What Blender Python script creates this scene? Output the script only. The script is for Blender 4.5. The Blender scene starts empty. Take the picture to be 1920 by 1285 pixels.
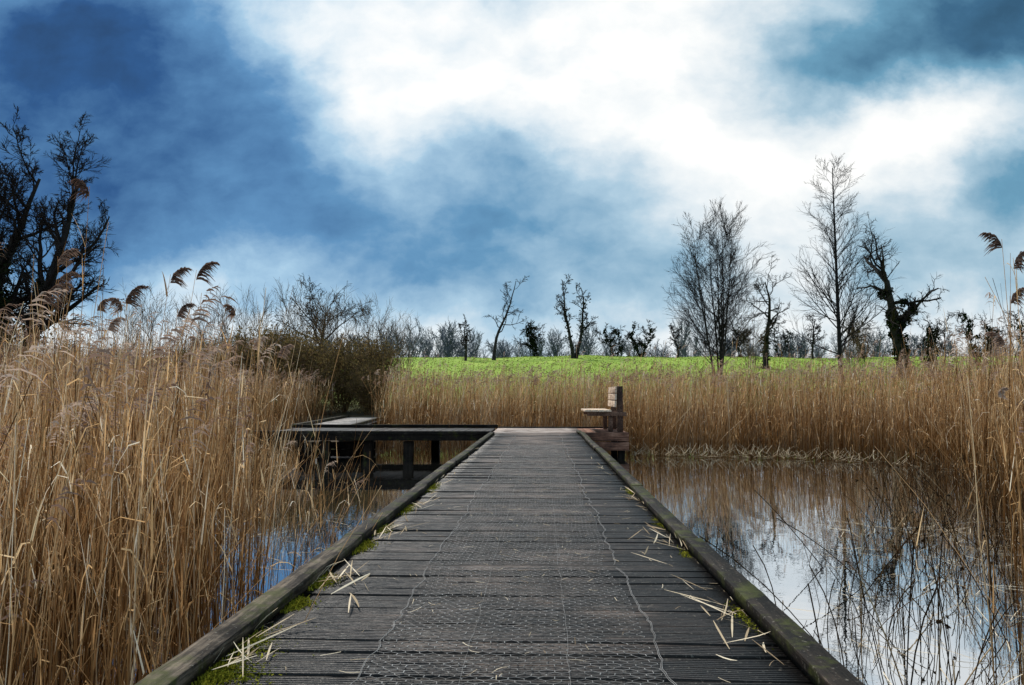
import bpy, math
import numpy as np
from mathutils import Vector, Euler
SC = bpy.context.scene
COL = SC.collection
rng = np.random.default_rng(7)
WATER = -0.55

# ------------------------------------------------------------------ mesh helpers
def nrm(v):
    return v / np.maximum(np.linalg.norm(v, axis=-1, keepdims=True), 1e-9)

class MB:
    def __init__(s):
        s.v = []; s.f = []; s.t = []; s.h = []; s.n = 0
    def add(s, V, F, tint=0.5, ht=0.5):
        V = np.asarray(V, float).reshape(-1, 3); F = np.asarray(F, int).reshape(-1, 4)
        s.v.append(V); s.f.append(F + s.n)
        s.t.append(np.broadcast_to(np.asarray(tint, float), (len(V),)).copy())
        s.h.append(np.broadcast_to(np.asarray(ht, float), (len(V),)).copy())
        s.n += len(V)
    def box(s, x0, x1, y0, y1, z0, z1, tint=0.5, M=None):
        V = np.array([[x0,y0,z0],[x1,y0,z0],[x1,y1,z0],[x0,y1,z0],[x0,y0,z1],[x1,y0,z1],[x1,y1,z1],[x0,y1,z1]], float)
        if M is not None: V = M(V)
        s.add(V, [[0,3,2,1],[4,5,6,7],[0,1,5,4],[1,2,6,5],[2,3,7,6],[3,0,4,7]], tint)
    def tubes(s, P, R, k, tint=0.5, ht=None):
        B, n, _ = P.shape
        if B == 0: return
        T = np.gradient(P, axis=1); T = nrm(T)
        ref = np.where(np.abs(T[:, :1, 2:3]) > 0.8, np.array([[[1., 0.13, 0]]]), np.array([[[0.07, 0.1, 1.]]]))
        A = nrm(np.cross(T, np.broadcast_to(ref, T.shape))); Bv = np.cross(T, A)
        ang = np.arange(k) / k * 2 * np.pi
        ring = P[:, :, None, :] + R[:, :, None, None] * (np.cos(ang)[None, None, :, None] * A[:, :, None, :] + np.sin(ang)[None, None, :, None] * Bv[:, :, None, :])
        idx = np.arange(B * n * k).reshape(B, n, k)
        a = idx[:, :-1, :]; b = np.roll(a, -1, axis=2); c = idx[:, 1:, :]; d = np.roll(c, -1, axis=2)
        F = np.stack([a, b, d, c], -1).reshape(-1, 4)
        tt = np.broadcast_to(np.asarray(tint, float).reshape(-1, 1, 1), (B, n, k)).reshape(-1)
        if ht is None: ht = np.linspace(0, 1, n)[None, :]
        hh = np.broadcast_to(np.asarray(ht)[:, :, None], (B, n, k)).reshape(-1)
        s.add(ring.reshape(-1, 3), F, tt, hh)
    def ribbons(s, P, S, W, tint=0.5, ht=0.7):
        B, n, _ = P.shape
        if B == 0: return
        if S.ndim == 2: S = S[:, None, :]
        V = np.stack([P - S * W[..., None] / 2, P + S * W[..., None] / 2], 2)
        idx = np.arange(B * n * 2).reshape(B, n, 2)
        F = np.stack([idx[:, :-1, 0], idx[:, :-1, 1], idx[:, 1:, 1], idx[:, 1:, 0]], -1).reshape(-1, 4)
        tt = np.broadcast_to(np.asarray(tint, float).reshape(-1, 1, 1), (B, n, 2)).reshape(-1)
        hh = np.broadcast_to(np.asarray(ht, float).reshape(-1, 1, 1), (B, n, 2)).reshape(-1)
        s.add(V.reshape(-1, 3), F, tt, hh)
    def mesh(s, name, mat, smooth=False):
        V = np.concatenate(s.v); F = np.concatenate(s.f)
        m = bpy.data.meshes.new(name)
        m.vertices.add(len(V)); m.vertices.foreach_set("co", V.astype(np.float32).ravel())
        m.loops.add(len(F) * 4); m.loops.foreach_set("vertex_index", F.astype(np.int32).ravel())
        m.polygons.add(len(F)); m.polygons.foreach_set("loop_start", (np.arange(len(F)) * 4).astype(np.int32))
        m.update(calc_edges=True)
        for nm, arr in (("tint", s.t), ("ht", s.h)):
            at = m.attributes.new(nm, 'FLOAT', 'POINT'); at.data.foreach_set("value", np.concatenate(arr).astype(np.float32))
        if smooth: m.polygons.foreach_set("use_smooth", np.ones(len(F), bool))
        m.materials.append(mat)
        return m
    def obj(s, name, mat, parent=None, smooth=False, bevel=0, **kw):
        o = bpy.data.objects.new(name, s.mesh(name, mat, smooth)); COL.objects.link(o)
        if parent: o.parent = parent
        if bevel:
            b = o.modifiers.new("bevel", 'BEVEL'); b.width = bevel; b.segments = 2; b.limit_method = 'ANGLE'
        for k, v in kw.items(): o[k] = v
        return o

def empty(name, loc=(0, 0, 0), **kw):
    o = bpy.data.objects.new(name, None); o.location = loc; o.empty_display_size = 0.2; COL.objects.link(o)
    for k, v in kw.items(): o[k] = v
    return o

# ------------------------------------------------------------------ material helpers
class NT:
    def __init__(s, nt): s.nt = nt; s.nodes = nt.nodes
    def n(s, typ, ins=None, **props):
        nd = s.nodes.new(typ)
        for k, v in props.items(): setattr(nd, k, v)
        for k, v in (ins or {}).items():
            if isinstance(v, bpy.types.NodeSocket): s.nt.links.new(v, nd.inputs[k])
            else: nd.inputs[k].default_value = v
        return nd
    def m(s, op, a, b=None, c=None, clamp=False):
        nd = s.nodes.new('ShaderNodeMath'); nd.operation = op; nd.use_clamp = clamp
        for i, v in enumerate((a, b, c)):
            if v is None: continue
            if isinstance(v, bpy.types.NodeSocket): s.nt.links.new(v, nd.inputs[i])
            else: nd.inputs[i].default_value = v
        return nd.outputs[0]
    def vm(s, op, a, b=None, out=0):
        nd = s.nodes.new('ShaderNodeVectorMath'); nd.operation = op
        for i, v in enumerate((a, b)):
            if v is None: continue
            if isinstance(v, bpy.types.NodeSocket): s.nt.links.new(v, nd.inputs[i])
            else: nd.inputs[i].default_value = v
        return nd.outputs[out]
    def ramp(s, fac, stops, interp='LINEAR'):
        nd = s.nodes.new('ShaderNodeValToRGB'); r = nd.color_ramp; r.interpolation = interp
        while len(r.elements) < len(stops): r.elements.new(0.5)
        for e, (p, c) in zip(r.elements, stops):
            e.position = p; e.color = (c[0], c[1], c[2], 1) if not isinstance(c, (int, float)) else (c, c, c, 1)
        s.nt.links.new(fac, nd.inputs[0]); return nd.outputs[0]
    def mix(s, fac, a, b, typ='MIX'):
        nd = s.nodes.new('ShaderNodeMix'); nd.data_type = 'RGBA'; nd.blend_type = typ
        for i, v in ((0, fac), (6, a), (7, b)):
            if isinstance(v, bpy.types.NodeSocket): s.nt.links.new(v, nd.inputs[i])
            elif i and len(v) == 3: nd.inputs[i].default_value = (*v, 1)
            else: nd.inputs[i].default_value = v
        return nd.outputs[2]
    def noise(s, vec, scale, detail=4, rough=0.55, out='Fac'):
        nd = s.n('ShaderNodeTexNoise', {'Vector': vec, 'Scale': scale, 'Detail': detail, 'Roughness': rough}); return nd.outputs[out]
    def scaled(s, vec, sc):
        return s.n('ShaderNodeMapping', {'Vector': vec, 'Scale': sc}).outputs[0]

def newmat(name):
    m = bpy.data.materials.new(name); m.use_nodes = True
    nt = NT(m.node_tree); m.node_tree.nodes.clear()
    out = nt.n('ShaderNodeOutputMaterial')
    return m, nt, out

def finish(nt, out, color, rough=0.8, bump=None, bstr=0.3, bdist=0.01, spec=0.3, metallic=0.0, transl=0.0):
    p = nt.n('ShaderNodeBsdfPrincipled', {'Base Color': color, 'Roughness': rough, 'Specular IOR Level': spec, 'Metallic': metallic})
    if bump is not None:
        b = nt.n('ShaderNodeBump', {'Height': bump, 'Strength': bstr, 'Distance': bdist})
        nt.nt.links.new(b.outputs[0], p.inputs['Normal'])
    sh = p.outputs[0]
    if transl:
        t = nt.n('ShaderNodeBsdfTranslucent', {'Color': color})
        mx = nt.n('ShaderNodeMixShader', {0: transl, 1: sh, 2: t.outputs[0]}); sh = mx.outputs[0]
    nt.nt.links.new(sh, out.inputs[0])

def attr(nt, name): return nt.n('ShaderNodeAttribute', attribute_name=name).outputs['Fac']
def objco(nt): return nt.n('ShaderNodeTexCoord').outputs['Object']
def worldpos(nt): return nt.n('ShaderNodeNewGeometry').outputs['Position']

def reed_mat(name, stops, base_dark=0.35, transl=0.3):
    m, nt, out = newmat(name)
    c = nt.ramp(attr(nt, 'tint'), stops)
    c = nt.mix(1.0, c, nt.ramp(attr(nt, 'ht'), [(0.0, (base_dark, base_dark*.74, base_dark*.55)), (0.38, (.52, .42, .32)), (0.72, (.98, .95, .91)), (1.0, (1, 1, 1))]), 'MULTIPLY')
    d = nt.n('ShaderNodeBsdfDiffuse', {'Color': c})
    t = nt.n('ShaderNodeBsdfTranslucent', {'Color': c})
    mx = nt.n('ShaderNodeMixShader', {0: transl, 1: d.outputs[0], 2: t.outputs[0]})
    nt.nt.links.new(mx.outputs[0], out.inputs[0])
    return m
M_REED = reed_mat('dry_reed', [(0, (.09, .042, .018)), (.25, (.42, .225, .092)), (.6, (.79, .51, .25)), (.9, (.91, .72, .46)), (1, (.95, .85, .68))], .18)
M_PLUME = reed_mat('reed_plume', [(0, (.10, .06, .045)), (.5, (.30, .20, .15)), (1, (.56, .43, .34))], 1.0, 0.35)
M_DARKREED = reed_mat('wet_reed', [(0, (.02, .013, .008)), (.7, (.10, .062, .032)), (1, (.42, .32, .20))], 0.8, 0.1)
M_LITTER = reed_mat('straw_litter', [(0, (.24, .18, .12)), (.5, (.54, .45, .32)), (1, (.78, .70, .56))], 1.0, 0.15)

def wood_mat(name, dark, mid, light, stretch, moss=0.0, wear_highlight=False, spec=0.3, rough=0.7, grain=1.0, lich=.55):
    m, nt, out = newmat(name)
    co = objco(nt); t = attr(nt, 'tint')
    g = nt.noise(nt.scaled(co, stretch), 1.0, 6, 0.7)
    n2 = nt.noise(co, 1.9, 6, 0.68)
    f = nt.m('ADD', nt.m('MULTIPLY', nt.m('SUBTRACT', g, .5), 1.5), nt.m('ADD', nt.m('MULTIPLY', t, 0.28), nt.m('MULTIPLY', nt.m('SUBTRACT', n2, 0.5), 1.6)))
    f = nt.m('ADD', f, .32)
    if wear_highlight:
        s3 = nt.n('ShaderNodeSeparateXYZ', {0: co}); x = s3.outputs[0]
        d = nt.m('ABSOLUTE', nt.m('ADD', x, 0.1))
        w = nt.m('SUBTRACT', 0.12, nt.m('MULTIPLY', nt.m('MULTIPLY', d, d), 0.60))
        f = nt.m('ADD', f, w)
        f = nt.m('ADD', f, nt.m('MULTIPLY', nt.m('SUBTRACT', s3.outputs[1], 7.0), .020))  # planks painted lighter toward the far end, standing in for highlights there
    c = nt.ramp(f, [(0.22, dark), (0.5, mid), (0.85, light)])
    spk = nt.noise(co, 55, 3, 0.6)
    c = nt.mix(nt.ramp(spk, [(0.62, 0), (0.70, lich)]), c, (.25, .23, .19))
    if moss:
        mo = nt.noise(co, 4.0, 6, 0.7)
        c = nt.mix(nt.ramp(mo, [(0.60 - moss * .1, 0), (0.72 - moss * .1, .85)]), c, (.045, .052, .010))
    bh = nt.m('ADD', g, nt.m('MULTIPLY', spk, 0.4))
    finish(nt, out, c, rough, bh, 0.6 * grain, 0.010, spec)
    return m
M_DECK = wood_mat('weathered_grooved_deck', (.0038, .0026, .0020), (.023, .0155, .0120), (.165, .122, .098), (2.0, 60, 60), wear_highlight=True, spec=0.34, rough=0.45, lich=.4)
M_KERB = wood_mat('mossy_weathered_beam', (.004, .003, .0022), (.021, .0155, .0115), (.17, .135, .10), (40, 2.5, 40), moss=1.0, grain=.9, spec=.12, lich=.5)
M_KERBX = wood_mat('weathered_beam', (.004, .0033, .0028), (.012, .0095, .0075), (.06, .05, .042), (2.5, 40, 40), moss=.3, spec=.1, lich=.2)
M_POST = wood_mat('dark_wet_timber', (.004, .003, .0025), (.011, .008, .006), (.03, .022, .017), (30, 30, 2), moss=.2, spec=.1, lich=.1)
M_GREY = wood_mat('silvered_planks', (.08, .075, .07), (.28, .26, .25), (.5, .48, .46), (3, 30, 30))
M_LAND = wood_mat('pale_worn_landing_planks', (.14, .10, .085), (.38, .31, .27), (.60, .53, .48), (2, 40, 40), lich=.3)
M_BENCH = wood_mat('reddish_hardwood', (.022, .010, .007), (.070, .034, .021), (.20, .115, .078), (30, 2.5, 30), grain=.6, lich=.15)
M_SEAT = wood_mat('pale_hardwood_slat', (.24, .16, .11), (.50, .38, .28), (.74, .62, .50), (30, 2.5, 30), grain=.5, lich=.1)
M_PLAT = wood_mat('reddish_platform_timber', (.035, .015, .009), (.14, .060, .036), (.34, .19, .13), (2.5, 30, 30), grain=.6, lich=.1)

def simple_mat(name, stops, scale=3, rough=0.9, bstr=0.3, bdist=.02, spec=.2, usetint=True, transl=0):
    m, nt, out = newmat(name)
    n = nt.noise(worldpos(nt), scale, 5, .6)
    f = nt.m('ADD', nt.m('MULTIPLY', n, .7), nt.m('MULTIPLY', attr(nt, 'tint'), .3)) if usetint else n
    finish(nt, out, nt.ramp(f, stops), rough, n, bstr, bdist, spec, transl=transl)
    return m
def flat_mat(name, a, b, transl=0):
    m, nt, out = newmat(name)
    c = nt.ramp(attr(nt, 'tint'), [(0, a), (1, b)])
    d = nt.n('ShaderNodeBsdfDiffuse', {'Color': c}); sh = d.outputs[0]
    if transl:
        t = nt.n('ShaderNodeBsdfTranslucent', {'Color': c}); sh = nt.n('ShaderNodeMixShader', {0: transl, 1: sh, 2: t.outputs[0]}).outputs[0]
    nt.nt.links.new(sh, out.inputs[0]); return m
M_BARK = simple_mat('dark_bark', [(0.3, (.012, .011, .011)), (0.7, (.04, .036, .034))])
M_TWIG = flat_mat('dark_twigs', (.014, .012, .012), (.040, .034, .032))
M_PALETWIG = flat_mat('grey_brown_twigs', (.015, .014, .016), (.046, .040, .039))
M_BRNTWIG = flat_mat('brown_twigs', (.065, .046, .026), (.21, .145, .088))
M_FARTWIG = flat_mat('haze_tinted_far_twigs', (.075, .09, .125), (.14, .155, .19))  # bluish distance haze painted into the twig colour
M_IVY = flat_mat('ivy_leaves', (.005, .008, .005), (.028, .04, .015))
M_SHRUBLEAF = flat_mat('olive_shrub_leaves', (.07, .058, .02), (.27, .19, .08), .3)
M_MOSS = flat_mat('moss', (.04, .05, .006), (.32, .31, .035), .2)
M_WIRE = simple_mat('galvanised_wire', [(0.3, (.06, .056, .052)), (0.7, (.34, .33, .32))], 8, rough=.5, spec=.4)

# ------------------------------------------------------------------ terrain
def sstep(a, b, x):
    t = np.clip((x - a) / (b - a), 0, 1); return t * t * (3 - 2 * t)
def ground_h(x, y):
    x = np.asarray(x, float); y = np.asarray(y, float)
    hill = 4.75 * np.clip((y - 30) / 47, 0, None)
    hill = np.where(y > 70, 4.04 + 0.66 * (1 - np.exp(-(y - 70) / 7.)), hill)
    hill = hill + np.clip((y - 32) / 20, 0, 1) * (0.10 * np.sin(x * .13 + 1) + 0.07 * np.sin(x * .41) + .04 * np.sin(x * 1.1 + y * .3))
    e = np.maximum.reduce([(np.abs(x) - 38) / 8, (y - 21) / 9, (-y - 28) / 8])
    k = sstep(0, 1, e)
    return -1.15 * (1 - k) + hill * k + 0.05 * k
xs = np.unique(np.concatenate([np.linspace(-1800, -120, 18), np.linspace(-120, -50, 15), np.linspace(-50, 70, 161), np.linspace(70, 160, 19), np.linspace(160, 1800, 18)]))
ys = np.unique(np.concatenate([np.linspace(-1500, -50, 12), np.linspace(-50, 15, 27), np.linspace(15, 100, 171), np.linspace(100, 200, 21), np.linspace(200, 2600, 20)]))
X, Y = np.meshgrid(xs, ys, indexing='ij')
mb = MB(); idx = np.arange(X.size).reshape(X.shape)
mb.add(np.stack([X, Y, ground_h(X, Y)], -1), np.stack([idx[:-1, :-1], idx[1:, :-1], idx[1:, 1:], idx[:-1, 1:]], -1))
m, nt, out = newmat('meadow_and_mud')
pos = worldpos(nt); sx = nt.n('ShaderNodeSeparateXYZ', {0: pos})
n1 = nt.noise(pos, .25, 6, .6); n2 = nt.noise(nt.scaled(pos, (3, 3, 3)), 1, 5, .7)
g = nt.ramp(nt.m('ADD', nt.m('MULTIPLY', n1, .5), nt.m('MULTIPLY', n2, .5)), [(.3, (.10, .13, .022)), (.5, (.19, .29, .038)), (.7, (.34, .41, .085))])
mud = nt.ramp(n2, [(.3, (.03, .022, .014)), (.7, (.12, .09, .055))])
c = nt.mix(nt.ramp(nt.m('MULTIPLY', nt.m('SUBTRACT', sx.outputs[1], 30), .08), [(0, 0), (1, 1)]), mud, g)
finish(nt, out, c, .9, n2, .6, .05, .1)
mb.obj('ground', m, smooth=True, kind='structure', label='green meadow rising behind the pond with muddy banks', category='ground')

# water
mb = MB(); mb.add([[-46, -36, WATER], [46, -36, WATER], [46, 29, WATER], [-46, 29, WATER]], [[0, 1, 2, 3]])
m, nt, out = newmat('still_pond_water')
pos = worldpos(nt)
n = nt.noise(nt.scaled(pos, (1, 1.0, 1)), 6.0, 3, .5)
b = nt.n('ShaderNodeBump', {'Height': n, 'Strength': .10, 'Distance': .006})
gl = nt.n('ShaderNodeBsdfGlossy', {'Color': (.90, .95, 1.0, 1), 'Roughness': .0, 'Normal': b.outputs[0]})
df = nt.n('ShaderNodeBsdfDiffuse', {'Color': (.010, .010, .009, 1)})
lw = nt.n('ShaderNodeFresnel', {'IOR': 1.6, 'Normal': b.outputs[0]})
fac = nt.m('ADD', nt.m('MULTIPLY', lw.outputs[0], .25), .66, clamp=True)
mx = nt.n('ShaderNodeMixShader', {0: fac, 1: df.outputs[0], 2: gl.outputs[0]})
nt.nt.links.new(mx.outputs[0], out.inputs[0])
mb.obj('pond_water', m, kind='structure', label='still dark pond reflecting the cloudy sky', category='water')

# ------------------------------------------------------------------ boardwalk
XL, XR = -1.10, 0.865
bw = empty('boardwalk', (0, 0, 0), label='long weathered grooved plank boardwalk with low side beams over water', category='boardwalk')
mb = MB(); mbl = MB()
y = -3.0; W = .098; gap = .006; nr = 6; p = W / nr
while y < 19.64:
    dz = rng.normal(0, .0028); xl = XL + rng.normal(0, .006); xr = XR + rng.normal(0, .006)
    prof = []
    if y < 14:
        for i in range(nr):
            a = i * p
            prof += [(a, -.001), (a + .12 * p, 0), (a + .5 * p, 0), (a + .6 * p, -.009), (a + .92 * p, -.009)]
        prof.append((W, 0))
    else: prof = [(0, 0), (W, 0)]
    pr = np.array(prof); k = len(pr)
    tilt = rng.normal(0, .010)
    nx = 9; V = []
    for xx in np.linspace(xl, xr, nx):
        jz = rng.normal(0, .0010); jy = rng.normal(0, .0015)
        V.append(np.stack([np.full(k, xx), y + jy + pr[:, 0], pr[:, 1] + dz + jz + tilt * xx * .3], 1))
        V.append(np.stack([np.full(k, xx), y + jy + pr[:, 0], np.full(k, -.035) + dz], 1))
    V = np.array(V).reshape(-1, 3); T = lambda i, s_, j: (i * 2 + s_) * k + j
    F = []
    for j in range(k - 1):
        for i in range(nx - 1):
            F.append([T(i, 0, j), T(i + 1, 0, j), T(i + 1, 0, j + 1), T(i, 0, j + 1)])
        F.append([T(0, 0, j), T(0, 0, j + 1), T(0, 1, j + 1), T(0, 1, j)])
        F.append([T(nx-1, 0, j), T(nx-1, 1, j), T(nx-1, 1, j + 1), T(nx-1, 0, j + 1)])
    for i in range(nx - 1):
        F.append([T(i, 1, 0), T(i, 1, k-1), T(i + 1, 1, k-1), T(i + 1, 1, 0)])
        F.append([T(i, 0, 0), T(i, 1, 0), T(i + 1, 1, 0), T(i + 1, 0, 0)])
        F.append([T(i, 0, k-1), T(i + 1, 0, k-1), T(i + 1, 1, k-1), T(i, 1, k-1)])
    (mb if y < 17.3 else mbl).add(V, F, rng.random())
    g_ = gap + abs(rng.normal(0, .004))
    if abs(y + W - 3.80) < .052 or abs(y + W - 8.9) < .052: g_ = .030
    y += W + g_
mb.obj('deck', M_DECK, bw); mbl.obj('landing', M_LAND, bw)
for side, (a, b_) in {'l': (XL, XL + .092), 'r': (XR - .092, XR)}.items():
    y = -3.0; yend = 16.58 if side == 'l' else 17.58
    while y < yend - .2:
        mb = MB()
        L = min(2.45, yend - y)
        if side == 'l': L = min(L, [2.9, 2.45][int(y > -2.9)])
        j = rng.normal(0, .008); j2 = rng.normal(0, .006)
        ny = 60; yy = np.linspace(y + .005, y + L - .005, ny); V = []
        w1 = np.convolve(rng.normal(0, .0022, ny + 4), np.ones(5) / 5, 'valid')
        w2 = np.convolve(rng.normal(0, .004, ny + 4), np.ones(5) / 5, 'valid')
        for q_, q in enumerate(yy):
            zt = .054 + w1[q_] + j * .4
            jj = j + j2 * q_ / ny; ch = abs(rng.normal(0, .0008)) + .0008; ch2 = abs(rng.normal(0, .0008)) + .0008
            V += [[a + jj, q, .006], [b_ + jj + w2[q_] * .4, q, .006], [b_ + jj + w2[q_] * .4, q, zt - ch], [b_ - ch + jj + w2[q_] * .4, q, zt], [a + ch2 + jj, q, zt], [a + jj, q, zt - ch2]]
        F = []
        for i in range(ny - 1):
            for e in range(6):
                e2 = (e + 1) % 6
                F.append([i*6+e, i*6+e2, i*6+6+e2, i*6+6+e])
        o_ = (ny - 1) * 6
        F += [[0, 5, 4, 1], [1, 4, 3, 2], [o_, o_+1, o_+4, o_+5], [o_+1, o_+2, o_+3, o_+4]]
        mb.add(V, F, rng.random())
        y += L
        mb.obj('kerb_beam', M_KERB, bw)
for (a, b_) in ((XL + .02, XL + .09), (XR - .09, XR - .02), (-.17, -.09)):
    mb = MB(); mb.box(a, b_, -3, 19.7, -.20, -.042); mb.obj('under_beam', M_POST, bw)
for yb_ in np.arange(0.6, 19, 2.45):
    for xx in (XL + .0, XR - .14):
        mb = MB(); mb.box(xx - .0, xx + .14, yb_, yb_ + .14, -1.3, -.202); mb.obj('support_post', M_POST, bw, bevel=.01)

# side branch
sb = empty('boardwalk', (-3.7, 18.2, 0), label='side arm of the boardwalk on dark posts above the water', category='boardwalk')
def rel(mbx, name, mat, par, **kw):
    off = np.array(par.location)
    mbx.v = [v - off for v in mbx.v]
    return mbx.obj(name, mat, par, **kw)
mb = MB(); x = -6.2
while x < XL - .16:
    dz = rng.normal(0, .002); mb.box(x, x + .14, 16.62, 19.72, -.035 + dz, dz, rng.random()); x += .148
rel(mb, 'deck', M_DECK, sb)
for (a, b_, y0, zz) in ((-6.35, -3.72, 16.48, .070), (-3.71, XL - .004, 16.48, .070), (-6.25, -2.7, 19.73, .085), (-2.69, XL - .01, 19.73, .085), (XL, 1.95, 19.73, .035)):
    mb = MB(); mb.box(a, b_, y0, y0 + .12, .0, zz, rng.random() * .5); rel(mb, 'kerb_beam', M_KERBX, sb, bevel=.004)
mb = MB(); mb.box(-6.3, XL - .01, 16.50, 16.57, -.13, -.003, .2); rel(mb, 'under_beam', M_POST, sb, bevel=.006)
mb = MB(); mb.box(-6.2, XL, 19.6, 19.68, -.2, -.04, .2); rel(mb, 'under_beam', M_POST, sb, bevel=.006)
for xx, yy in ((-2.95, 16.6), (-2.75, 19.4), (-3.85, 16.75), (-4.25, 17.6), (-4.75, 16.6), (-5.2, 17.0), (-4.4, 19.4), (-5.9, 16.7), (-6.1, 19.4)):
    mb = MB(); mb.box(xx, xx + .2, yy, yy + .19, -1.4, -.152 if yy < 17 else -.202); rel(mb, 'support_post', M_POST, sb, bevel=.01)
for i in range(3):
    mb = MB(); mb.box(-5.0, -3.7, 17.3, 17.36, -.36 - i * .17, -.21 - i * .17, rng.random()); rel(mb, 'cross_brace', M_POST, sb, bevel=.006)

# far walkway into reeds
fb = empty('boardwalk', (-5.6, 19.9, 0), label='silvered plank walkway winding off between the reeds', category='boardwalk')
d = np.array([-.10, 1.0]); d /= np.linalg.norm(d); pr = np.array([d[1], -d[0]])
def MF(V):
    o = V.copy(); o[:, 0] = V[:, 0] * pr[0] + V[:, 1] * d[0]; o[:, 1] = V[:, 0] * pr[1] + V[:, 1] * d[1]; return o
mb = MB(); y = .05
while y < 9.5:
    mb.box(-.8, .8, y, y + .14, -.035, rng.normal(0, .002), rng.random(), MF); y += .15
mb.obj('deck', M_GREY, fb)
for s_ in (-.8, .7):
    for (a, b_) in ((0, 4.7), (4.71, 9.5)):
        mb = MB(); mb.box(s_, s_ + .1, a, b_, .008, .085, .3, MF); mb.obj('kerb_beam', M_KERB, fb, bevel=.006)
for q in (1, 4, 7):
    for s_ in (-.75, .65):
        mb = MB(); mb.box(s_, s_ + .12, q, q + .12, -1.4, -.04, .3, MF); mb.obj('support_post', M_POST, fb)

# bench platform
pf = empty('bench_platform', (1.4, 18.6, 0), label='reddish timber platform beside the boardwalk carrying a bench', category='platform')
mb = MB(); x = XR + .012
while x < 1.80:
    mb.box(x, x + .14, 17.62, 19.72, -.035, rng.normal(0, .0015), rng.random()); x += .147
rel(mb, 'deck', M_PLAT, pf, bevel=.003)
for (a, b_, y0, y1, z0, z1) in ((XR + .005, 1.93, 17.53, 17.61, -.19, -.005), (XR + .005, 1.93, 17.53, 17.61, -.40, -.21), (1.86, 1.93, 17.615, 19.72, -.19, -.04), (1.86, 1.93, 17.615, 19.72, -.40, -.21)):
    mb = MB(); mb.box(a, b_, y0, y1, z0, z1, rng.random()); rel(mb, 'fascia_beam', M_PLAT, pf, bevel=.006)
for xx, yy in ((1.70, 17.63), (1.70, 19.4), (1.0, 17.63), (1.0, 19.4)):
    mb = MB(); mb.box(xx, xx + .15, yy, yy + .15, -1.4, -.04, .4); rel(mb, 'support_post', M_POST, pf, bevel=.01)

# bench
be = empty('park_bench', (1.4, 18.5, 0), label='reddish brown wooden bench with slatted back on the platform', category='bench')
for yy in (17.78, 19.3):
    mb = MB(); mb.box(1.70, 1.83, yy, yy + .11, .003, 1.03, .3); rel(mb, 'leg', M_BENCH, be, bevel=.008)
    mb = MB(); mb.box(1.50, 1.60, yy + .005, yy + .105, .003, .40, .3); rel(mb, 'leg', M_BENCH, be, bevel=.008)
    mb = MB(); mb.box(1.02, 1.90, yy - .052, yy - .002, .36, .448, .9); rel(mb, 'seat_bracket', M_BENCH, be, bevel=.006)
mb = MB()
for i in range(4):
    mb.box(.97 + i * .15, .97 + i * .15 + .14, 17.66, 19.5, .452, .495, rng.random())
rel(mb, 'seat', M_SEAT, be, bevel=.006)
mb = MB()
def MT(V):
    o = V.copy(); o[:, 0] += (V[:, 2] - .5) * .05; return o
for i in range(3):
    mb.box(1.625, 1.665, 17.66, 19.5, .56 + i * .16, .56 + i * .16 + .14, rng.random(), MT)
rel(mb, 'backrest', M_SEAT, be, bevel=.006)

# wire netting on deck
mb = MB()
def netting(y0, y1, seed):
    r = np.random.default_rng(seed)
    dx, dy = .022, .026
    yy = np.arange(y0, y1, dy); nx = int(.90 / dx)
    cx = lambda yv: -.09 + .018 * np.sin(yv * 2.3 + seed) + .01 * np.sin(yv * 6.1)
    Xg = np.zeros((len(yy), nx)); Yg = np.zeros_like(Xg)
    for j, yv in enumerate(yy):
        ii = np.arange(nx); z = ((ii // 1 + j) % 2) * 2 - 1
        Xg[j] = cx(yv) + (ii - nx / 2) * dx * (1 + .03 * np.sin(yv * 3.)) ; Yg[j] = yv + z * dy * .22
    Xg += r.normal(0, .0015, Xg.shape); Yg += r.normal(0, .0015, Xg.shape) + .01 * np.sin(Xg * 9 + seed)
    Zg = .0045 + np.abs(.006 * np.sin(Xg * 11 + Yg * 7) * np.sin(Yg * 3.7)) + r.random(Xg.shape) * .002
    G = np.stack([Xg, Yg, Zg], -1)
    A = G[:, :-1].reshape(-1, 3); B = G[:, 1:].reshape(-1, 3)
    P = np.stack([A, B], 1); mb.tubes(P, np.full((len(P), 2), .0007), 3, r.random(len(P)) * .7)
    jj, ii = np.meshgrid(np.arange(len(yy) - 1), np.arange(nx), indexing='ij')
    k = ((ii + jj) % 2 == 1)
    P = np.stack([G[:-1][k], G[1:][k]], 1); mb.tubes(P, np.full((len(P), 2), .0017), 3, r.random(len(P)))
netting(2.0, 3.80, 1); netting(3.86, 8.9, 2); netting(8.95, 13, 5)
for s_, amp in ((-.545, .018), (.365, .018), (-.24, .005), (.08, .005)):
    for (a, b_, sd) in ((1.9, 3.8, 1), (3.86, 8.9, 2), (8.95, 16, 5)):
        yy = np.arange(a, b_, .03)
        xx = s_ + amp * .7 * np.sin(yy * 2.3 + sd) + amp * .4 * np.sin(yy * 9 + sd) + np.convolve(rng.normal(0, amp * .5, len(yy) + 2), np.ones(3) / 3, 'valid')
        P = np.stack([xx, yy, .008 + .004 * np.abs(np.sin(yy * 5))], -1)[None]
        for o in ((0, 0), (.004, .002)) if amp > .01 else ((0, 0),):
            mb.tubes(P + np.array([o[0], 0, o[1]]), np.full((1, len(yy)), .0009 if amp > .01 else .0006), 4, .6)
mb.obj('wire_netting', M_WIRE, label='galvanised wire netting stapled over the boardwalk planks', category='wire netting')

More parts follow.
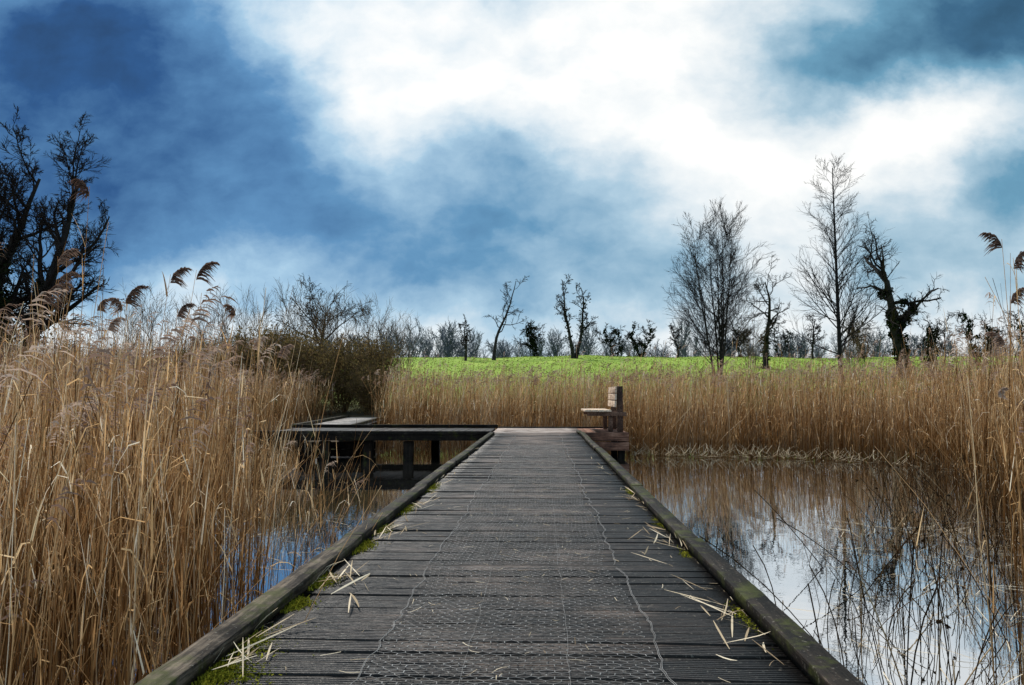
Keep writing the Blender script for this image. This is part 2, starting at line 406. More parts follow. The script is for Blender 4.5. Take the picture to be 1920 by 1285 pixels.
# ------------------------------------------------------------------ reeds
def stem_points(x, y, z0, H, l1, l2, ang, n=6):
    t = np.linspace(0, 1, n)[None, :]
    D = np.stack([np.cos(ang), np.sin(ang)], -1)
    off = (l1[:, None] * t + l2[:, None] * t ** 3) * H[:, None]
    zz = H[:, None] * t * np.sqrt(np.clip(1 - l1[:, None] ** 2 * .5, .05, 1)) - .25 * H[:, None] * l2[:, None] * t ** 3
    return np.stack([x[:, None] + D[:, :1] * off, y[:, None] + D[:, 1:] * off, z0[:, None] + zz], -1)
def leaves(mb, P, m, r, Lr=(.12, .4), w=.010, tmin=.2, tint=None, n_=4):
    B, n, _ = P.shape
    if m <= 0: return
    si = r.integers(0, B, m); t = r.uniform(tmin, .97, m) * (n - 1)
    i = np.floor(t).astype(int); f = (t - i)[:, None]
    p = P[si, i] * (1 - f) + P[si, np.minimum(i + 1, n - 1)] * f
    a = r.uniform(0, 2 * np.pi, m); L = r.uniform(*Lr, m); dh = np.stack([np.cos(a), np.sin(a), 0 * a], -1)
    s = np.linspace(0, 1, n_)[None, :]
    stiff = r.random(m) < .6
    up = np.where(stiff, r.uniform(.7, 1.1, m), r.uniform(.2, .8, m))[:, None]; dr = np.where(stiff, r.uniform(0, .35, m), r.uniform(.5, 1.6, m))[:, None]
    out_ = np.where(stiff, r.uniform(.1, .45, m), r.uniform(.3, .8, m))[:, None]
    Q = p[:, None, :] + dh[:, None, :] * (L[:, None] * s * out_)[..., None]
    Q[..., 2] += L[:, None] * (up * s - dr * s ** 2)
    side = nrm(np.stack([-np.sin(a), np.cos(a), r.normal(0, .5, m)], -1))
    Wd = w * r.uniform(.4, 1.1, m)[:, None] * (1 - s ** 2 * .95)
    mb.ribbons(Q, side, Wd, np.clip(r.normal(.6, .25, m), 0, 1), .25 + .7 * t / (n - 1))
def plumes(mb, tip, r, per=14, L=.22, dirang=None, w=.007):
    B = len(tip)
    a = dirang if dirang is not None else r.normal(.2, .9, B)
    Dh = np.stack([np.cos(a), np.sin(a) , 0 * a], -1)
    si = np.repeat(np.arange(B), per); u = np.tile(np.linspace(0, 1, per), B)
    Lp = (L * r.uniform(.75, 1.2, B))[si]
    start = tip[si] + Dh[si] * (Lp * .55 * u ** 1.6)[:, None] + np.array([0, 0, 1.]) * (Lp * (1.0 * u - .5 * u ** 2.2))[:, None] - np.array([0, 0, .3]) * Lp[:, None]
    b = r.uniform(0, 2 * np.pi, len(si)); lb_ = Lp * r.uniform(.35, .6, len(si)) * (1.05 - u * .65)
    dd = nrm(np.stack([np.cos(b) * .45, np.sin(b) * .45, r.uniform(.2, .7, len(si))], -1) + Dh[si] * .75)
    s = np.linspace(0, 1, 4)[None, :]
    Q = start[:, None, :] + dd[:, None, :] * (lb_[:, None] * s)[..., None]
    Q[..., 2] -= lb_[:, None] * .75 * s ** 2
    side = nrm(np.cross(dd, r.normal(0, 1, dd.shape)))
    Wd = w * r.uniform(.6, 1.5, len(si))[:, None] * np.array([.5, 1.2, 1.0, .25])[None]
    mb.ribbons(Q, side, Wd, np.repeat(np.clip(r.normal(.5, .25, B), 0, 1), per), 1)

def bed(name, x, y, ztop, label, r, leaf=2.5, plume=.25, rad=.0032, bend=.06, ppl=12, pw=.008, mat=None, lw=.011, brk=.06, ns=6, pL=.22, t0=.5):
    z0 = np.maximum(ground_h(x, y), -.75)
    H = ztop - z0
    B = len(x); ang = r.normal(.3, 1.6, B)
    l1 = np.abs(r.normal(0, bend, B)); l2 = np.abs(r.normal(0, bend * .9, B))
    br = r.random(B) < brk
    l1 = np.where(br, r.uniform(.2, .8, B), l1); H = np.where(br, H * r.uniform(.5, .9, B), H)
    P = stem_points(x, y, z0, H, l1, l2, ang, ns)
    P[:, 1:-1] += r.normal(0, .006, P[:, 1:-1].shape) * np.array([1, 1, 0])
    clump = .18 * np.sin(x * 1.9 + 1.3 * np.sin(y * 1.1)) * np.sin(y * 1.3 + x * .5) + .12 * np.sin(x * 5.3 + y)
    tint = np.clip(r.normal(t0, .29, B) + clump, 0, 1)
    mb = MB(); R = (rad * r.uniform(.6, 1.3, B))[:, None] * np.linspace(1, .45, ns)[None]
    mb.tubes(P, R, 3, tint)
    leaves(mb, P, int(B * leaf), r, w=lw)
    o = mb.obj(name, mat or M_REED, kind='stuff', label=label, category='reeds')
    sel = (r.random(B) < plume) & ~br
    if sel.any():
        mp = MB(); plumes(mp, P[sel, -1], r, ppl, pL, w=pw)
        mp.obj('plumes', M_PLUME, o, kind='stuff')
    return o
def scatter(n, x0, x1, y0, y1, pred, r, clump=0):
    x = r.uniform(x0, x1, n); y = r.uniform(y0, y1, n)
    if clump:
        x = x + r.normal(0, .02, n)
        f = np.sin(x * 2.7 + np.sin(y * 1.9)) * np.sin(y * 2.3 + 1.3 * np.sin(x * 1.7)) + .6 * np.sin(x * 6.1 + y * 3) * np.sin(y * 5.3 - x)
        k = r.random(n) < np.clip(.75 + clump * f, .05, 1); x, y = x[k], y[k]
    k = pred(x, y); return x[k], y[k]
def far_walk(x, y):
    cx = -5.6 - .10 * (y - 19.9); return (np.abs(x - cx) < .95) & (y > 16.3) & (y < 29.6)

def lb(y): return np.interp(y, [1.0, 3, 4, 5, 8, 12, 16, 20, 30], [-1.24, -1.28, -1.46, -1.88, -3.35, -5.9, -7.6, -7.4, -8])
r = np.random.default_rng(11)
x, y = scatter(40000, -13, -1.2, 1.9, 13, lambda x, y: (x < lb(y) + .15 * np.sin(y * 5)) & (x > -.78 * y - 2.0), r, .55)
zt = np.interp(y, [1, 3, 5, 8, 13], [.66, .82, .96, 1.10, 1.32]) + r.normal(0, .21, len(x)) + .38 * (r.random(len(x)) < .05) * (y > 4.5)
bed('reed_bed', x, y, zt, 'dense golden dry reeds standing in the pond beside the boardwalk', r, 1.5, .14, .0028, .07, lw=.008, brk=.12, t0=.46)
x, y = scatter(26000, -32, -6, 13, 31, lambda x, y: (x < lb(y)) & (x > -.8 * y - 4) & ~far_walk(x, y), r, .2)
bed('reed_bed', x, y, 1.36 + r.normal(0, .19, len(x)) + .4 * (r.random(len(x)) < .06), 'tall dry reeds with brown feathery plumes along the pond', r, 1.2, .35, .0045, pw=.013, lw=.014, ns=4, ppl=9)
x, y = scatter(7500, -6.8, -1.2, 2.4, 15.5, lambda x, y: (x > lb(y)) & (x < np.minimum(-1.2, lb(y) + .7 + .13 * (y - 3))) & (r.random(len(x)) < .5), r, .5)
bed('reed_bed', x, y, -.55 + r.uniform(.25, 1.3, len(x)) * np.interp(y, [5, 9], [1, .8]), 'sparse dry reeds leaning out over the open water', r, 1.2, .04, .0023, .14, brk=.2, lw=.006, t0=.45)
def yb(x): return np.interp(x, [-5, 1.93, 2.02, 5, 7, 8.2], [20.1, 20.1, 17.9, 17.6, 16.0, 12.5])
x, y = scatter(42000, -8.5, 27, 12.5, 31, lambda x, y: (y > yb(x) + .12 * np.sin(x * 4)) & (x < .8 * y + 4) & (x > -4.4 - .14 * (y - 19.9)) & ~far_walk(x, y), r, .3)
zt = 1.38 + r.normal(0, .18, len(x)) + .12 * np.clip((x - 2) / 8, 0, 1.6) + .14 * np.sin(x * 1.3) * np.sin(x * .37 + y) + r.uniform(.2, .6, len(x)) * (r.random(len(x)) < .09)
bed('reed_bed', x, y, zt, 'band of straw coloured reeds on the far bank of the pond', r, 1.3, .30, .0045, .09, pw=.013, lw=.014, ns=4, ppl=9, brk=.10, t0=.48)
def rb(y): return np.interp(y, [2.2, 3, 4, 6, 8, 11, 13, 15.5, 18], [1.55, 1.88, 2.35, 3.35, 4.4, 5.8, 6.4, 7.0, 9])
x, y = scatter(15000, 1.3, 14, 2.2, 15.8, lambda x, y: (x > rb(y) + .25 * np.sin(y * 3)) & (x < .75 * y + 2.5) & (r.random(len(x)) < np.interp(y, [2.5, 4, 8, 12], [.5, .5, .65, 1])), r, .5)
zt = np.interp(y, [2, 4, 6, 9, 14], [.6, .95, 1.15, 1.32, 1.5]) + r.normal(0, .30, len(x))
bed('reed_bed', x, y, zt, 'loose brown reeds at the near edge of the open water', r, 1.4, .15, .0029, .08, lw=.008, brk=.12, t0=.32)
# broken stems in water, right
x, y = scatter(6500, .95, 7.0, 2.3, 13, lambda x, y: (x > np.interp(y, [3, 5, 9, 13], [1.05, 1.85, 3.8, 5.4]) + .22 * r.normal(0, 1, len(x))) & (r.random(len(x)) < .42), r, .8)
B = len(x); H = r.uniform(.15, .85, B); P = stem_points(x, y, np.full(B, -.62), H, np.abs(r.normal(0, .20, B)) + (r.random(B) < .12) * .6, r.uniform(0, .25, B), r.uniform(0, 6.28, B))
mb = MB(); mb.tubes(P, np.full((B, 6), .0026) * r.uniform(.5, 1.6, (B, 1)), 3, r.random(B) ** 1.2)
leaves(mb, P, B // 2, r, (.06, .2), .006)
k = r.random(B) < .18; c = P[k, -1]; nb = len(c)
for q in range(7):
    a = nrm(r.normal(0, 1, (nb, 3))); Q = np.stack([c, c + a * .016], 1); mb.ribbons(Q, nrm(np.cross(a, r.normal(0, 1, (nb, 3)))), np.full((nb, 2), .011), .1, .6)
mb.obj('broken_reed_stems', M_DARKREED, kind='stuff', label='broken dark reed stalks poking out of the shallow water', category='reeds')

# litter: floating and banks
mb = MB()
def straws(cx, cy, z, n, spread, L=(.08, .35), w=.006, r=r, ang=None, lift=.02):
    x = cx + r.normal(0, spread[0], n); y = cy + r.normal(0, spread[1], n)
    a = r.uniform(0, np.pi, n) if ang is None else r.normal(ang, .5, n); LL = r.uniform(*L, n)
    s = np.linspace(-.5, .5, 4)[None]
    P = np.stack([x[:, None] + np.cos(a)[:, None] * LL[:, None] * s, y[:, None] + np.sin(a)[:, None] * LL[:, None] * s + r.normal(0, .01, (n, 1)) * s * s * 4,
                  z + lift * r.random((n, 1)) * (1 + s) + 0 * s], -1)
    return P, np.stack([-np.sin(a), np.cos(a), r.normal(0, .3, n)], -1), n
xx = r.uniform(2.0, 11, 650); yy_ = yb(xx) + r.normal(.05, .14, 650)
P, S, n = straws(xx, yy_, WATER + .005, 650, (.0, .0), (.08, .35), lift=.2); mb.ribbons(P, nrm(S), np.full((n, 4), .007), r.random(n) * .7)
P, S, n = straws(r.uniform(1.3, 5.5, 700), r.uniform(2.8, 9, 700), WATER + .003, 700, (0, 0), (.05, .4), lift=.02)
k = P[:, 0, 0] > np.interp(P[:, 0, 1], [3, 5, 9], [1.3, 1.7, 3.4]); mb.ribbons(P[k], nrm(S[k]), np.full((k.sum(), 4), .004), r.random(k.sum()))
P, S, n = straws(r.uniform(-4, -1.3, 260), r.uniform(2, 9, 260), WATER + .003, 260, (0, 0), (.05, .4), lift=.03)
mb.ribbons(P, nrm(S), np.full((n, 4), .004), r.random(n) * .6)
mb.obj('floating_straw', M_LITTER, kind='stuff', label='pale broken straw floating on the pond and along its bank', category='straw')

mb = MB(); e0, e1 = XL + .10, XR - .10
for (cx, cy, n, sx_, sy_) in [(e0 + .08, 3.55, 22, .06, .10), (e0 + .10, 4.7, 18, .05, .18), (e0 + .06, 2.55, 20, .05, .2), (e0 + .08, 5.9, 16, .06, .25), (e0 + .05, 7.5, 12, .05, .4), (e0 + .25, 3.3, 4, .1, .1),
                          (e1 - .08, 4.5, 14, .06, .2), (e1 - .08, 3.0, 20, .04, .25), (e1 - .06, 6.2, 12, .04, .4), (e1 - .25, 4.2, 4, .1, .2), (e1 - .1, 9, 8, .03, .8), (e0 + .05, 10, 8, .03, 1)]:
    P, S, n = straws(cx, cy, .006, n, (sx_, sy_), (.05, .30), ang=1.3 if cx < 0 else 1.9, lift=.03)
    P[..., 0] = np.clip(P[..., 0], e0, e1)
    mb.ribbons(P, nrm(S), np.tile(np.array([.002, .006, .006, .002]), (n, 1)) * r.uniform(.4, 1.6, (n, 1)), r.random(n))
P, S, n = straws(0, 6, .006, 620, (.5, 4), (.015, .07), lift=.004); P[..., 0] = np.clip(P[..., 0], e0, e1); k = (P[:, 0, 1] > 1) & (P[:, 0, 1] < 17)
mb.ribbons(P[k], nrm(S[k]), np.full((k.sum(), 4), .0022), r.random(k.sum()))
mb.obj('straw_litter', M_LITTER, kind='stuff', label='bits of dry reed straw scattered along the boardwalk edges', category='straw')
# moss
mb = MB(); n = 7000
ci = r.choice(8, n, p=[.2, .2, .12, .12, .12, .1, .08, .06]); cy = np.array([2.35, 2.66, 3.12, 3.5, 4.3, 4.85, 5.7, 7.0])[ci] + r.normal(0, .06, n) * np.array([1, 1, .8, 1, 1.4, 1.4, 2, 3])[ci]
cx = e0 + np.abs(r.normal(0, .035, n)) * (1 + 1.2 * (cy < 2.9))
k = r.random(n) < .15; cx[k] = e1 - np.abs(r.normal(0, .02, k.sum())); cy[k] = r.choice([3.0, 4.1, 5.2, 6.8], k.sum()) + r.normal(0, .10, k.sum())
hh = .004 + .013 * r.random(n) * np.exp(-((cx - e0) / .08) ** 2)
A = np.stack([cx, cy, np.full(n, .0)], -1); a = r.normal(0, .5, (n, 2)); T_ = A + np.stack([a[:, 0] * .010, a[:, 1] * .010, hh], -1)
mb.ribbons(np.stack([A, T_], 1), nrm(np.concatenate([r.normal(0, 1, (n, 2)), np.zeros((n, 1))], 1)), np.tile([.007, .004], (n, 1)), r.random(n))
mb.obj('moss', M_MOSS, kind='stuff', label='yellow green moss growing in the corner of the deck and kerb', category='moss')

# hero reeds
def hero(x, y, ztop, lean, ang, L=.26, nplume=70, tint=.4, pdir=0.2, seed=0, dark=.35):
    r = np.random.default_rng(seed)
    e = empty('reed', (x, y, WATER), label='tall dry reed with a drooping feathery brown plume', category='reed', group='tall reeds around the pond')
    H = np.array([ztop - WATER]); z = np.zeros(1)
    P = stem_points(z, z, z - .1, H + .1, np.array([lean]), np.array([lean * .6]), np.array([ang]), 9)
    mb = MB(); mb.tubes(P, .0040 * np.linspace(1, .4, 9)[None], 5, tint); mb.obj('stem', M_REED, e)
    for q in range(3):
        mb = MB(); leaves(mb, P, 1, r, (.25, .5), .014, n_=6); mb.obj('leaf', M_REED, e)
    mb = MB()
    plumes(mb, P[:, -1], r, nplume, L, np.array([pdir]), .011)
    mb.t = [np.full_like(t_, dark) + r.normal(0, .1, len(t_)) for t_ in mb.t]
    mb.obj('plume', M_PLUME, e)
H_ = [(-3.66, 6, 2.50, .01, .3, .32, .0), (-3.12, 6, 1.80, .05, 0., .25, .2), (-2.93, 6, 1.84, .05, .2, .26, .1), (-3.2, 6.1, 1.66, .04, 3, .24, .1), (-2.70, 6.2, 1.55, .06, .2, .22, .3),
      (-2.86, 5.8, 1.50, .03, 1, .22, .3), (-3.75, 6.0, 1.95, .03, 2.8, .28, .4), (-4.1, 6.1, 1.78, .05, 0, .3, .2), (-3.4, 5.8, 1.55, .06, 0, .24, .4), (-3.55, 6.3, 1.60, .04, 3, .24, .3), (-3.9, 5.6, 1.62, .05, .5, .26, .2),
      (-2.95, 7.6, 1.36, .03, 0, .2, .9), (-3.3, 7.7, 1.38, .04, 3, .2, .9), (-2.4, 5.2, 1.02, .05, .2, .18, .9), (-3.1, 5.2, 1.35, .05, 1.2, .22, .7), (-2.55, 7, 1.25, .05, 0, .2, .6),
      (3.56, 6, 2.02, .015, 3.0, .26, .1), (3.66, 6, 1.88, .02, 2.9, .26, .1), (3.60, 6.2, 1.62, .02, .3, .22, .2), (3.78, 5.8, 1.45, .03, 3, .25, .3), (3.80, 6.3, 1.30, .04, 2.5, .24, .5), (2.98, 5.1, .86, .03, 3, .10, .8), (3.6, 5.6, 1.15, .05, 2, .22, .5)]
for i, h in enumerate(H_):
    hero(h[0], h[1], h[2], h[3], h[4], h[5], 90, .3 + .3 * (i % 3) / 2, (0.2 if h[0] < 0 else .1) if i % 4 else 2.9, 100 + i, h[6])

# ------------------------------------------------------------------ trees
def make_lines(r, start, dirv, L, r0, n, wig, trop, tip=.3):
    p = start.copy(); d = nrm(dirv); pts = [p.copy()]
    for i in range(n - 1):
        d = nrm(d + r.normal(0, wig, d.shape) + np.array([0, 0, trop]))
        p = p + d * (L / (n - 1))[:, None]; pts.append(p.copy())
    P = np.stack(pts, 1); t = np.linspace(0, 1, n)[None]
    return P, r0[:, None] * (1 - (1 - tip) * t), L
def children(r, lines, k, t0, t1, angle, ratio, rr, n, wig, trop, fall=.5, tip=.3, minr=.008):
    P, R, L = lines; B, m, _ = P.shape
    t = (np.tile((np.arange(k) + .5) / k, B) + r.uniform(-.5, .5, B * k) / k) * (t1 - t0) + t0
    si = np.repeat(np.arange(B), k); f = np.clip(t, 0, .999) * (m - 1); i = f.astype(int); f = (f - i)[:, None]
    p = P[si, i] * (1 - f) + P[si, i + 1] * f; tan = nrm(P[si, i + 1] - P[si, i]); rad = R[si, i] * (1 - f[:, 0]) + R[si, i + 1] * f[:, 0]
    perp = nrm(np.cross(tan, r.normal(0, 1, tan.shape)))
    a = np.radians(r.normal(angle, angle * .22, len(si)))[:, None]
    d = np.cos(a) * tan + np.sin(a) * perp
    LL = L[si] * ratio * (1 - fall * t) * r.uniform(.65, 1.25, len(si))
    return make_lines(r, p, d, LL, np.maximum(rad * rr, minr), n, wig, trop, tip)
STY = {
 'vase': dict(stems=7, spread=.26, L=.93, r=.055, n=10, wig=.035, trop=.05, lv=[(22, .14, .98, 44, .36, .42, 7, .06, .07, .50), (9, .12, 1, 32, .48, .6, 5, .08, .04, .4), (6, .2, 1, 32, .55, .8, 3, .08, .02, .3)]),
 'slim': dict(stems=1, spread=0, L=1.0, r=.10, n=12, wig=.012, trop=.05, lv=[(64, .14, .99, 50, .31, .34, 6, .06, .09, .72), (10, .2, 1, 35, .45, .7, 4, .08, .05, .3), (5, .2, 1, 35, .5, .9, 3, .1, .03, .3)]),
 'gnarl': dict(stems=1, spread=.1, L=.9, r=.22, n=14, wig=.16, trop=.10, lv=[(14, .28, .99, 60, .42, .55, 9, .28, .08, .35), (9, .2, 1, 55, .40, .5, 6, .3, .04, .3), (8, .2, 1, 50, .48, .6, 4, .25, .03, .3)]),
 'snag': dict(stems=1, spread=.05, L=.98, r=.15, n=12, wig=.09, trop=.06, lv=[(10, .3, .9, 60, .32, .5, 7, .22, .10, .4), (7, .3, 1, 45, .4, .6, 4, .25, .05, .3), (5, .3, 1, 45, .5, .8, 3, .2, .02, .3)]),
 'fork': dict(stems=2, spread=.16, L=.95, r=.15, n=12, wig=.10, trop=.05, lv=[(12, .35, .95, 50, .24, .5, 6, .22, .10, .4), (7, .3, 1, 45, .5, .6, 4, .25, .05, .3), (6, .3, 1, 45, .5, .8, 3, .2, .02, .3)]),
 'broad': dict(stems=1, spread=.05, L=.60, r=.20, n=7, wig=.05, trop=.05, lv=[(14, .48, 1, 62, .66, .55, 9, .13, .05, .1), (7, .2, 1, 42, .45, .5, 6, .16, .03, .4), (6, .2, 1, 40, .48, .6, 4, .16, 0, .3), (4, .2, 1, 35, .55, .8, 3, .15, 0, .3)]),
 'big': dict(stems=2, spread=.14, L=.92, r=.24, n=10, wig=.06, trop=.06, lv=[(16, .22, 1, 48, .40, .6, 8, .14, .07, .35), (10, .2, 1, 42, .45, .5, 6, .15, .03, .4), (8, .2, 1, 38, .48, .7, 4, .14, .02, .3), (6, .2, 1, 35, .55, .8, 3, .14, 0, .3)]),
 'shrub': dict(stems=26, spread=.7, L=.85, r=.03, n=7, wig=.09, trop=.07, lv=[(8, .15, 1, 35, .42, .6, 5, .12, .06, .4), (7, .2, 1, 40, .45, .8, 4, .15, .02, .3), (3, .2, 1, 40, .5, .9, 3, .15, .02, .3)]),
 'whip': dict(stems=9, spread=.25, L=.95, r=.035, n=8, wig=.05, trop=.07, lv=[(12, .2, 1, 32, .35, .5, 5, .08, .07, .4), (6, .2, 1, 32, .45, .8, 3, .1, .04, .3)]),
 'ivied': dict(stems=2, spread=.2, L=.7, r=.13, n=8, wig=.16, trop=.05, lv=[(9, .3, 1, 58, .55, .55, 6, .22, .05, .3), (7, .3, 1, 50, .45, .6, 4, .22, .02, .3), (6, .2, 1, 45, .5, .8, 3, .2, 0, .3)]),
}
def leafcloud(mb, r, C, rad, n, size):
    i = r.integers(0, len(C), n); g = nrm(r.normal(0, 1, (n, 3))) * (r.random((n, 1)) ** .45) * rad[i][:, None]
    p = C[i] + g * np.array([1, 1, 1.15]); a = nrm(r.normal(0, 1, (n, 3))); b = nrm(np.cross(a, r.normal(0, 1, (n, 3))))
    s = size * r.uniform(.6, 1.4, n)
    mb.ribbons(np.stack([p - a * s[:, None] / 2, p + a * s[:, None] / 2], 1), b, np.stack([s * .8, s * .8], 1), r.random(n))
def tree_parts(style, H, seed, thick=1., minr=.010):
    r = np.random.default_rng(seed); S = STY[style]; k = S['stems']
    a = np.arange(k) / k * 6.283 * (1 if k < 5 else 2.4) + r.uniform(0, 1, k); sp = np.sqrt(r.uniform(.02, 1, k)) * S['spread'] if k > 2 else np.full(k, S['spread'])
    d = np.stack([np.cos(a) * sp, np.sin(a) * sp, np.ones(k)], -1)
    st = np.stack([np.cos(a) * .12 * (k > 1), np.sin(a) * .12 * (k > 1), np.full(k, -.15)], -1)
    L = np.full(k, H * S['L']) * ((1.06 - .45 * sp - r.uniform(0, .12, k)) if k > 2 else (r.uniform(.85, 1.05, k) if k > 1 else 1))
    lines = make_lines(r, st, d, L, np.full(k, S['r'] * thick * H / 9), S['n'], S['wig'], S['trop'], .16)
    lines[1][:, 0] *= 1.35
    tr = MB(); tr.tubes(lines[0], lines[1], 8 if k < 5 else 5, r.random(k))
    cr = MB(); sub = lines; lvl1 = None
    for j, (kk, t0, t1, an, ra, rr, n, wg, tp, fl) in enumerate(S['lv']):
        sub = children(r, sub, kk, t0, t1, an, ra, rr, n, wg, tp, fl, minr=minr)
        if j == 0: lvl1 = sub
        cr.tubes(sub[0], sub[1], 5 if j == 0 else 3, r.random(len(sub[0])))
    return tr, cr, lines, lvl1, r
def add_tree(name, x, y, H, style, seed, label, cat='tree', ivy=0, ivytop=.6, group=None, thick=1., minr=.010, tm=None, bm=None, rot=0, leafy=0, sx=1.):
    e = empty(name, (x, y, float(ground_h(x, y))), label=label, category=cat)
    if group: e['group'] = group
    e.rotation_euler[2] = rot; e.scale = (sx, sx, 1)
    tr, cr, lines, l1, r = tree_parts(style, H, seed, thick, minr)
    out = [e]
    out.append(tr.obj('trunk', bm or M_BARK, e)); out.append(cr.obj('crown', tm or M_TWIG, e))
    if ivy:
        mb = MB(); C = lines[0].reshape(-1, 3); C = C[C[:, 2] < H * ivytop]; C = np.repeat(C, 3, 0) + r.normal(0, .12, (len(C) * 3, 3))
        C2 = l1[0][:, :4].reshape(-1, 3); C2 = C2[C2[:, 2] < H * (ivytop + .15)]; C2 = C2[r.random(len(C2)) < .35]
        C = np.concatenate([C, C2]); leafcloud(mb, r, C, r.uniform(.15, .5, len(C)) * H / 8, ivy, .11)
        mb.obj('ivy', M_IVY, e)
    if leafy:
        mb = MB(); C = l1[0].reshape(-1, 3); C = C[C[:, 2] < H * .8]; leafcloud(mb, r, C, r.uniform(.15, .45, len(C)), leafy, .05); out.append(mb.obj('leaves', M_SHRUBLEAF, e))
    return out
add_tree('tree', -24.3, 35, 11.8, 'big', 21, 'tall bare dark tree with ivy climbing its trunk', ivy=6000, ivytop=.36, thick=1.3, minr=.014)
add_tree('tree', -26.8, 36, 12.6, 'big', 29, 'tall bare dark tree with thick ivy on its lower trunk', ivy=7000, ivytop=.40, thick=1.2, minr=.014)
add_tree('tree', -13.0, 45, 7.2, 'broad', 23, 'broad bare tree with a rounded crown of twisting boughs', minr=.013, thick=1.2)
add_tree('tree', 9.4, 42, 9.9, 'vase', 24, 'many stemmed bare tree with a rounded crown of fine twigs', minr=.008, tm=M_PALETWIG)
add_tree('tree', 15.8, 42, 12.0, 'slim', 25, 'tall slender bare tree with upswept side branches', minr=.008, tm=M_PALETWIG)
G = 'old orchard trees on the meadow'
add_tree('tree', -4.2, 68, 7.9, 'snag', 31, 'tall thin dead orchard tree with a broken top', group=G, thick=1.2, minr=.020)
add_tree('tree', -6.6, 67, 3.9, 'gnarl', 32, 'small gnarled dead orchard tree', group=G, minr=.018, thick=1.3)
add_tree('tree', -.55, 74, 4.5, 'ivied', 33, 'small orchard tree thick with ivy', group=G, ivy=1500, ivytop=1., minr=.022)
add_tree('tree', 2.8, 68, 7.6, 'fork', 34, 'forked bare orchard tree with short side branches', group=G, thick=1.4, ivy=500, ivytop=.6, minr=.022)
add_tree('tree', 6.9, 74, 3.9, 'ivied', 35, 'small orchard tree thick with ivy', group=G, ivy=900, ivytop=.9, minr=.022)
add_tree('tree', 9.2, 73, 3.8, 'ivied', 36, 'low spreading orchard tree thick with ivy', group=G, ivy=1200, ivytop=1, minr=.022)
add_tree('tree', 12.8, 74, 3.4, 'gnarl', 37, 'low gnarled bare orchard tree', group=G, thick=1.3, minr=.02)
add_tree('tree', 15.6, 55, 7.3, 'gnarl', 45, 'gnarled dead orchard tree with crooked limbs', group=G, thick=1.25, minr=.015, ivy=500, ivytop=.3)
add_tree('tree', 21.9, 48, 9.8, 'gnarl', 53, 'large gnarled dead tree with crooked limbs and ivy at its foot', group=G, thick=1.6, minr=.015, ivy=4500, ivytop=.42, rot=1.9)
add_tree('tree', 25.0, 73, 4.4, 'gnarl', 40, 'low gnarled bare orchard tree', group=G, thick=1.2, minr=.02)
add_tree('tree', 18.2, 72, 4.6, 'ivied', 41, 'low spreading orchard tree', group=G, ivy=500, minr=.022)
add_tree('tree', 22.0, 73, 4.2, 'ivied', 54, 'low spreading orchard tree with many fine twigs', group=G, ivy=400, minr=.022)
add_tree('tree', 30.0, 74, 4.8, 'ivied', 43, 'spreading orchard tree partly covered in ivy', group=G, ivy=900, minr=.022)
add_tree('tree', 33.0, 60, 5.2, 'ivied', 44, 'rounded orchard tree thick with ivy', group=G, ivy=1800, ivytop=1., minr=.02)
add_tree('tree', 30.8, 61, 3.9, 'snag', 46, 'thin leaning dead orchard tree', group=G, minr=.016)
add_tree('tree', 24.6, 50, 4.8, 'ivied', 47, 'low spreading tree with ivy', group=G, ivy=1800, ivytop=.9, minr=.016)
add_tree('tree', 37.5, 62, 5.2, 'ivied', 48, 'spreading orchard tree with ivy', group=G, ivy=900, minr=.02)
add_tree('tree', 42.0, 66, 5.5, 'gnarl', 49, 'gnarled bare orchard tree', group=G, minr=.016)

def copies(parts, places):
    for (x, y, rot, s) in places:
        e = parts[0].copy(); COL.objects.link(e); e.location = (x, y, float(ground_h(x, y))); e.rotation_euler[2] = rot; e.scale = (s, s, s)
        for q in parts[1:]:
            c = q.copy(); c.parent = e; COL.objects.link(c)
sh = add_tree('shrub', -8.0, 31, 3.7, 'shrub', 51, 'dense brown thicket shrub with fine bare twigs', 'shrub', group='shrubs behind the reeds', tm=M_BRNTWIG, bm=M_BRNTWIG, leafy=9000, minr=.008)
copies(sh, [(-10.2, 31.5, 1.2, 1.12), (-9.3, 30, 2.6, 1.0), (-11.3, 31, 3.9, 1.12), (-7.2, 32.5, 5, .95), (-6.7, 30.2, .6, .65), (-12.5, 31, 5.5, 1.02), (-13.8, 32, 2.0, .92), (-16.2, 33.5, 4.4, .8), (-18.6, 34, 1.0, .85), (-21, 34, 3, .95), (-24.5, 34, 5.2, 1.0), (-15, 34, .4, .9), (-28, 35, 2, 1.1)])
wh = add_tree('sapling', -12.6, 33, 5.0, 'whip', 52, 'thin upright bare sapling clump', 'sapling', group='sapling clumps behind the reeds', tm=M_BRNTWIG, minr=.007)
copies(wh, [(-9.0, 34, 2.2, 1.0), (-14.3, 34, 1., 1.02), (-16.0, 34.5, 4, .95), (-17.6, 34, 5, 1.05), (-19.3, 35, .5, .9), (-11.0, 35, 3, 1.1), (-7.6, 35, 3.6, .95), (-6.5, 36, 1.6, .8), (-10.0, 34, 5.5, .9), (18.0, 46, 1, .8), (12.5, 47, 3, .75), (20.2, 50, 4, .7)])

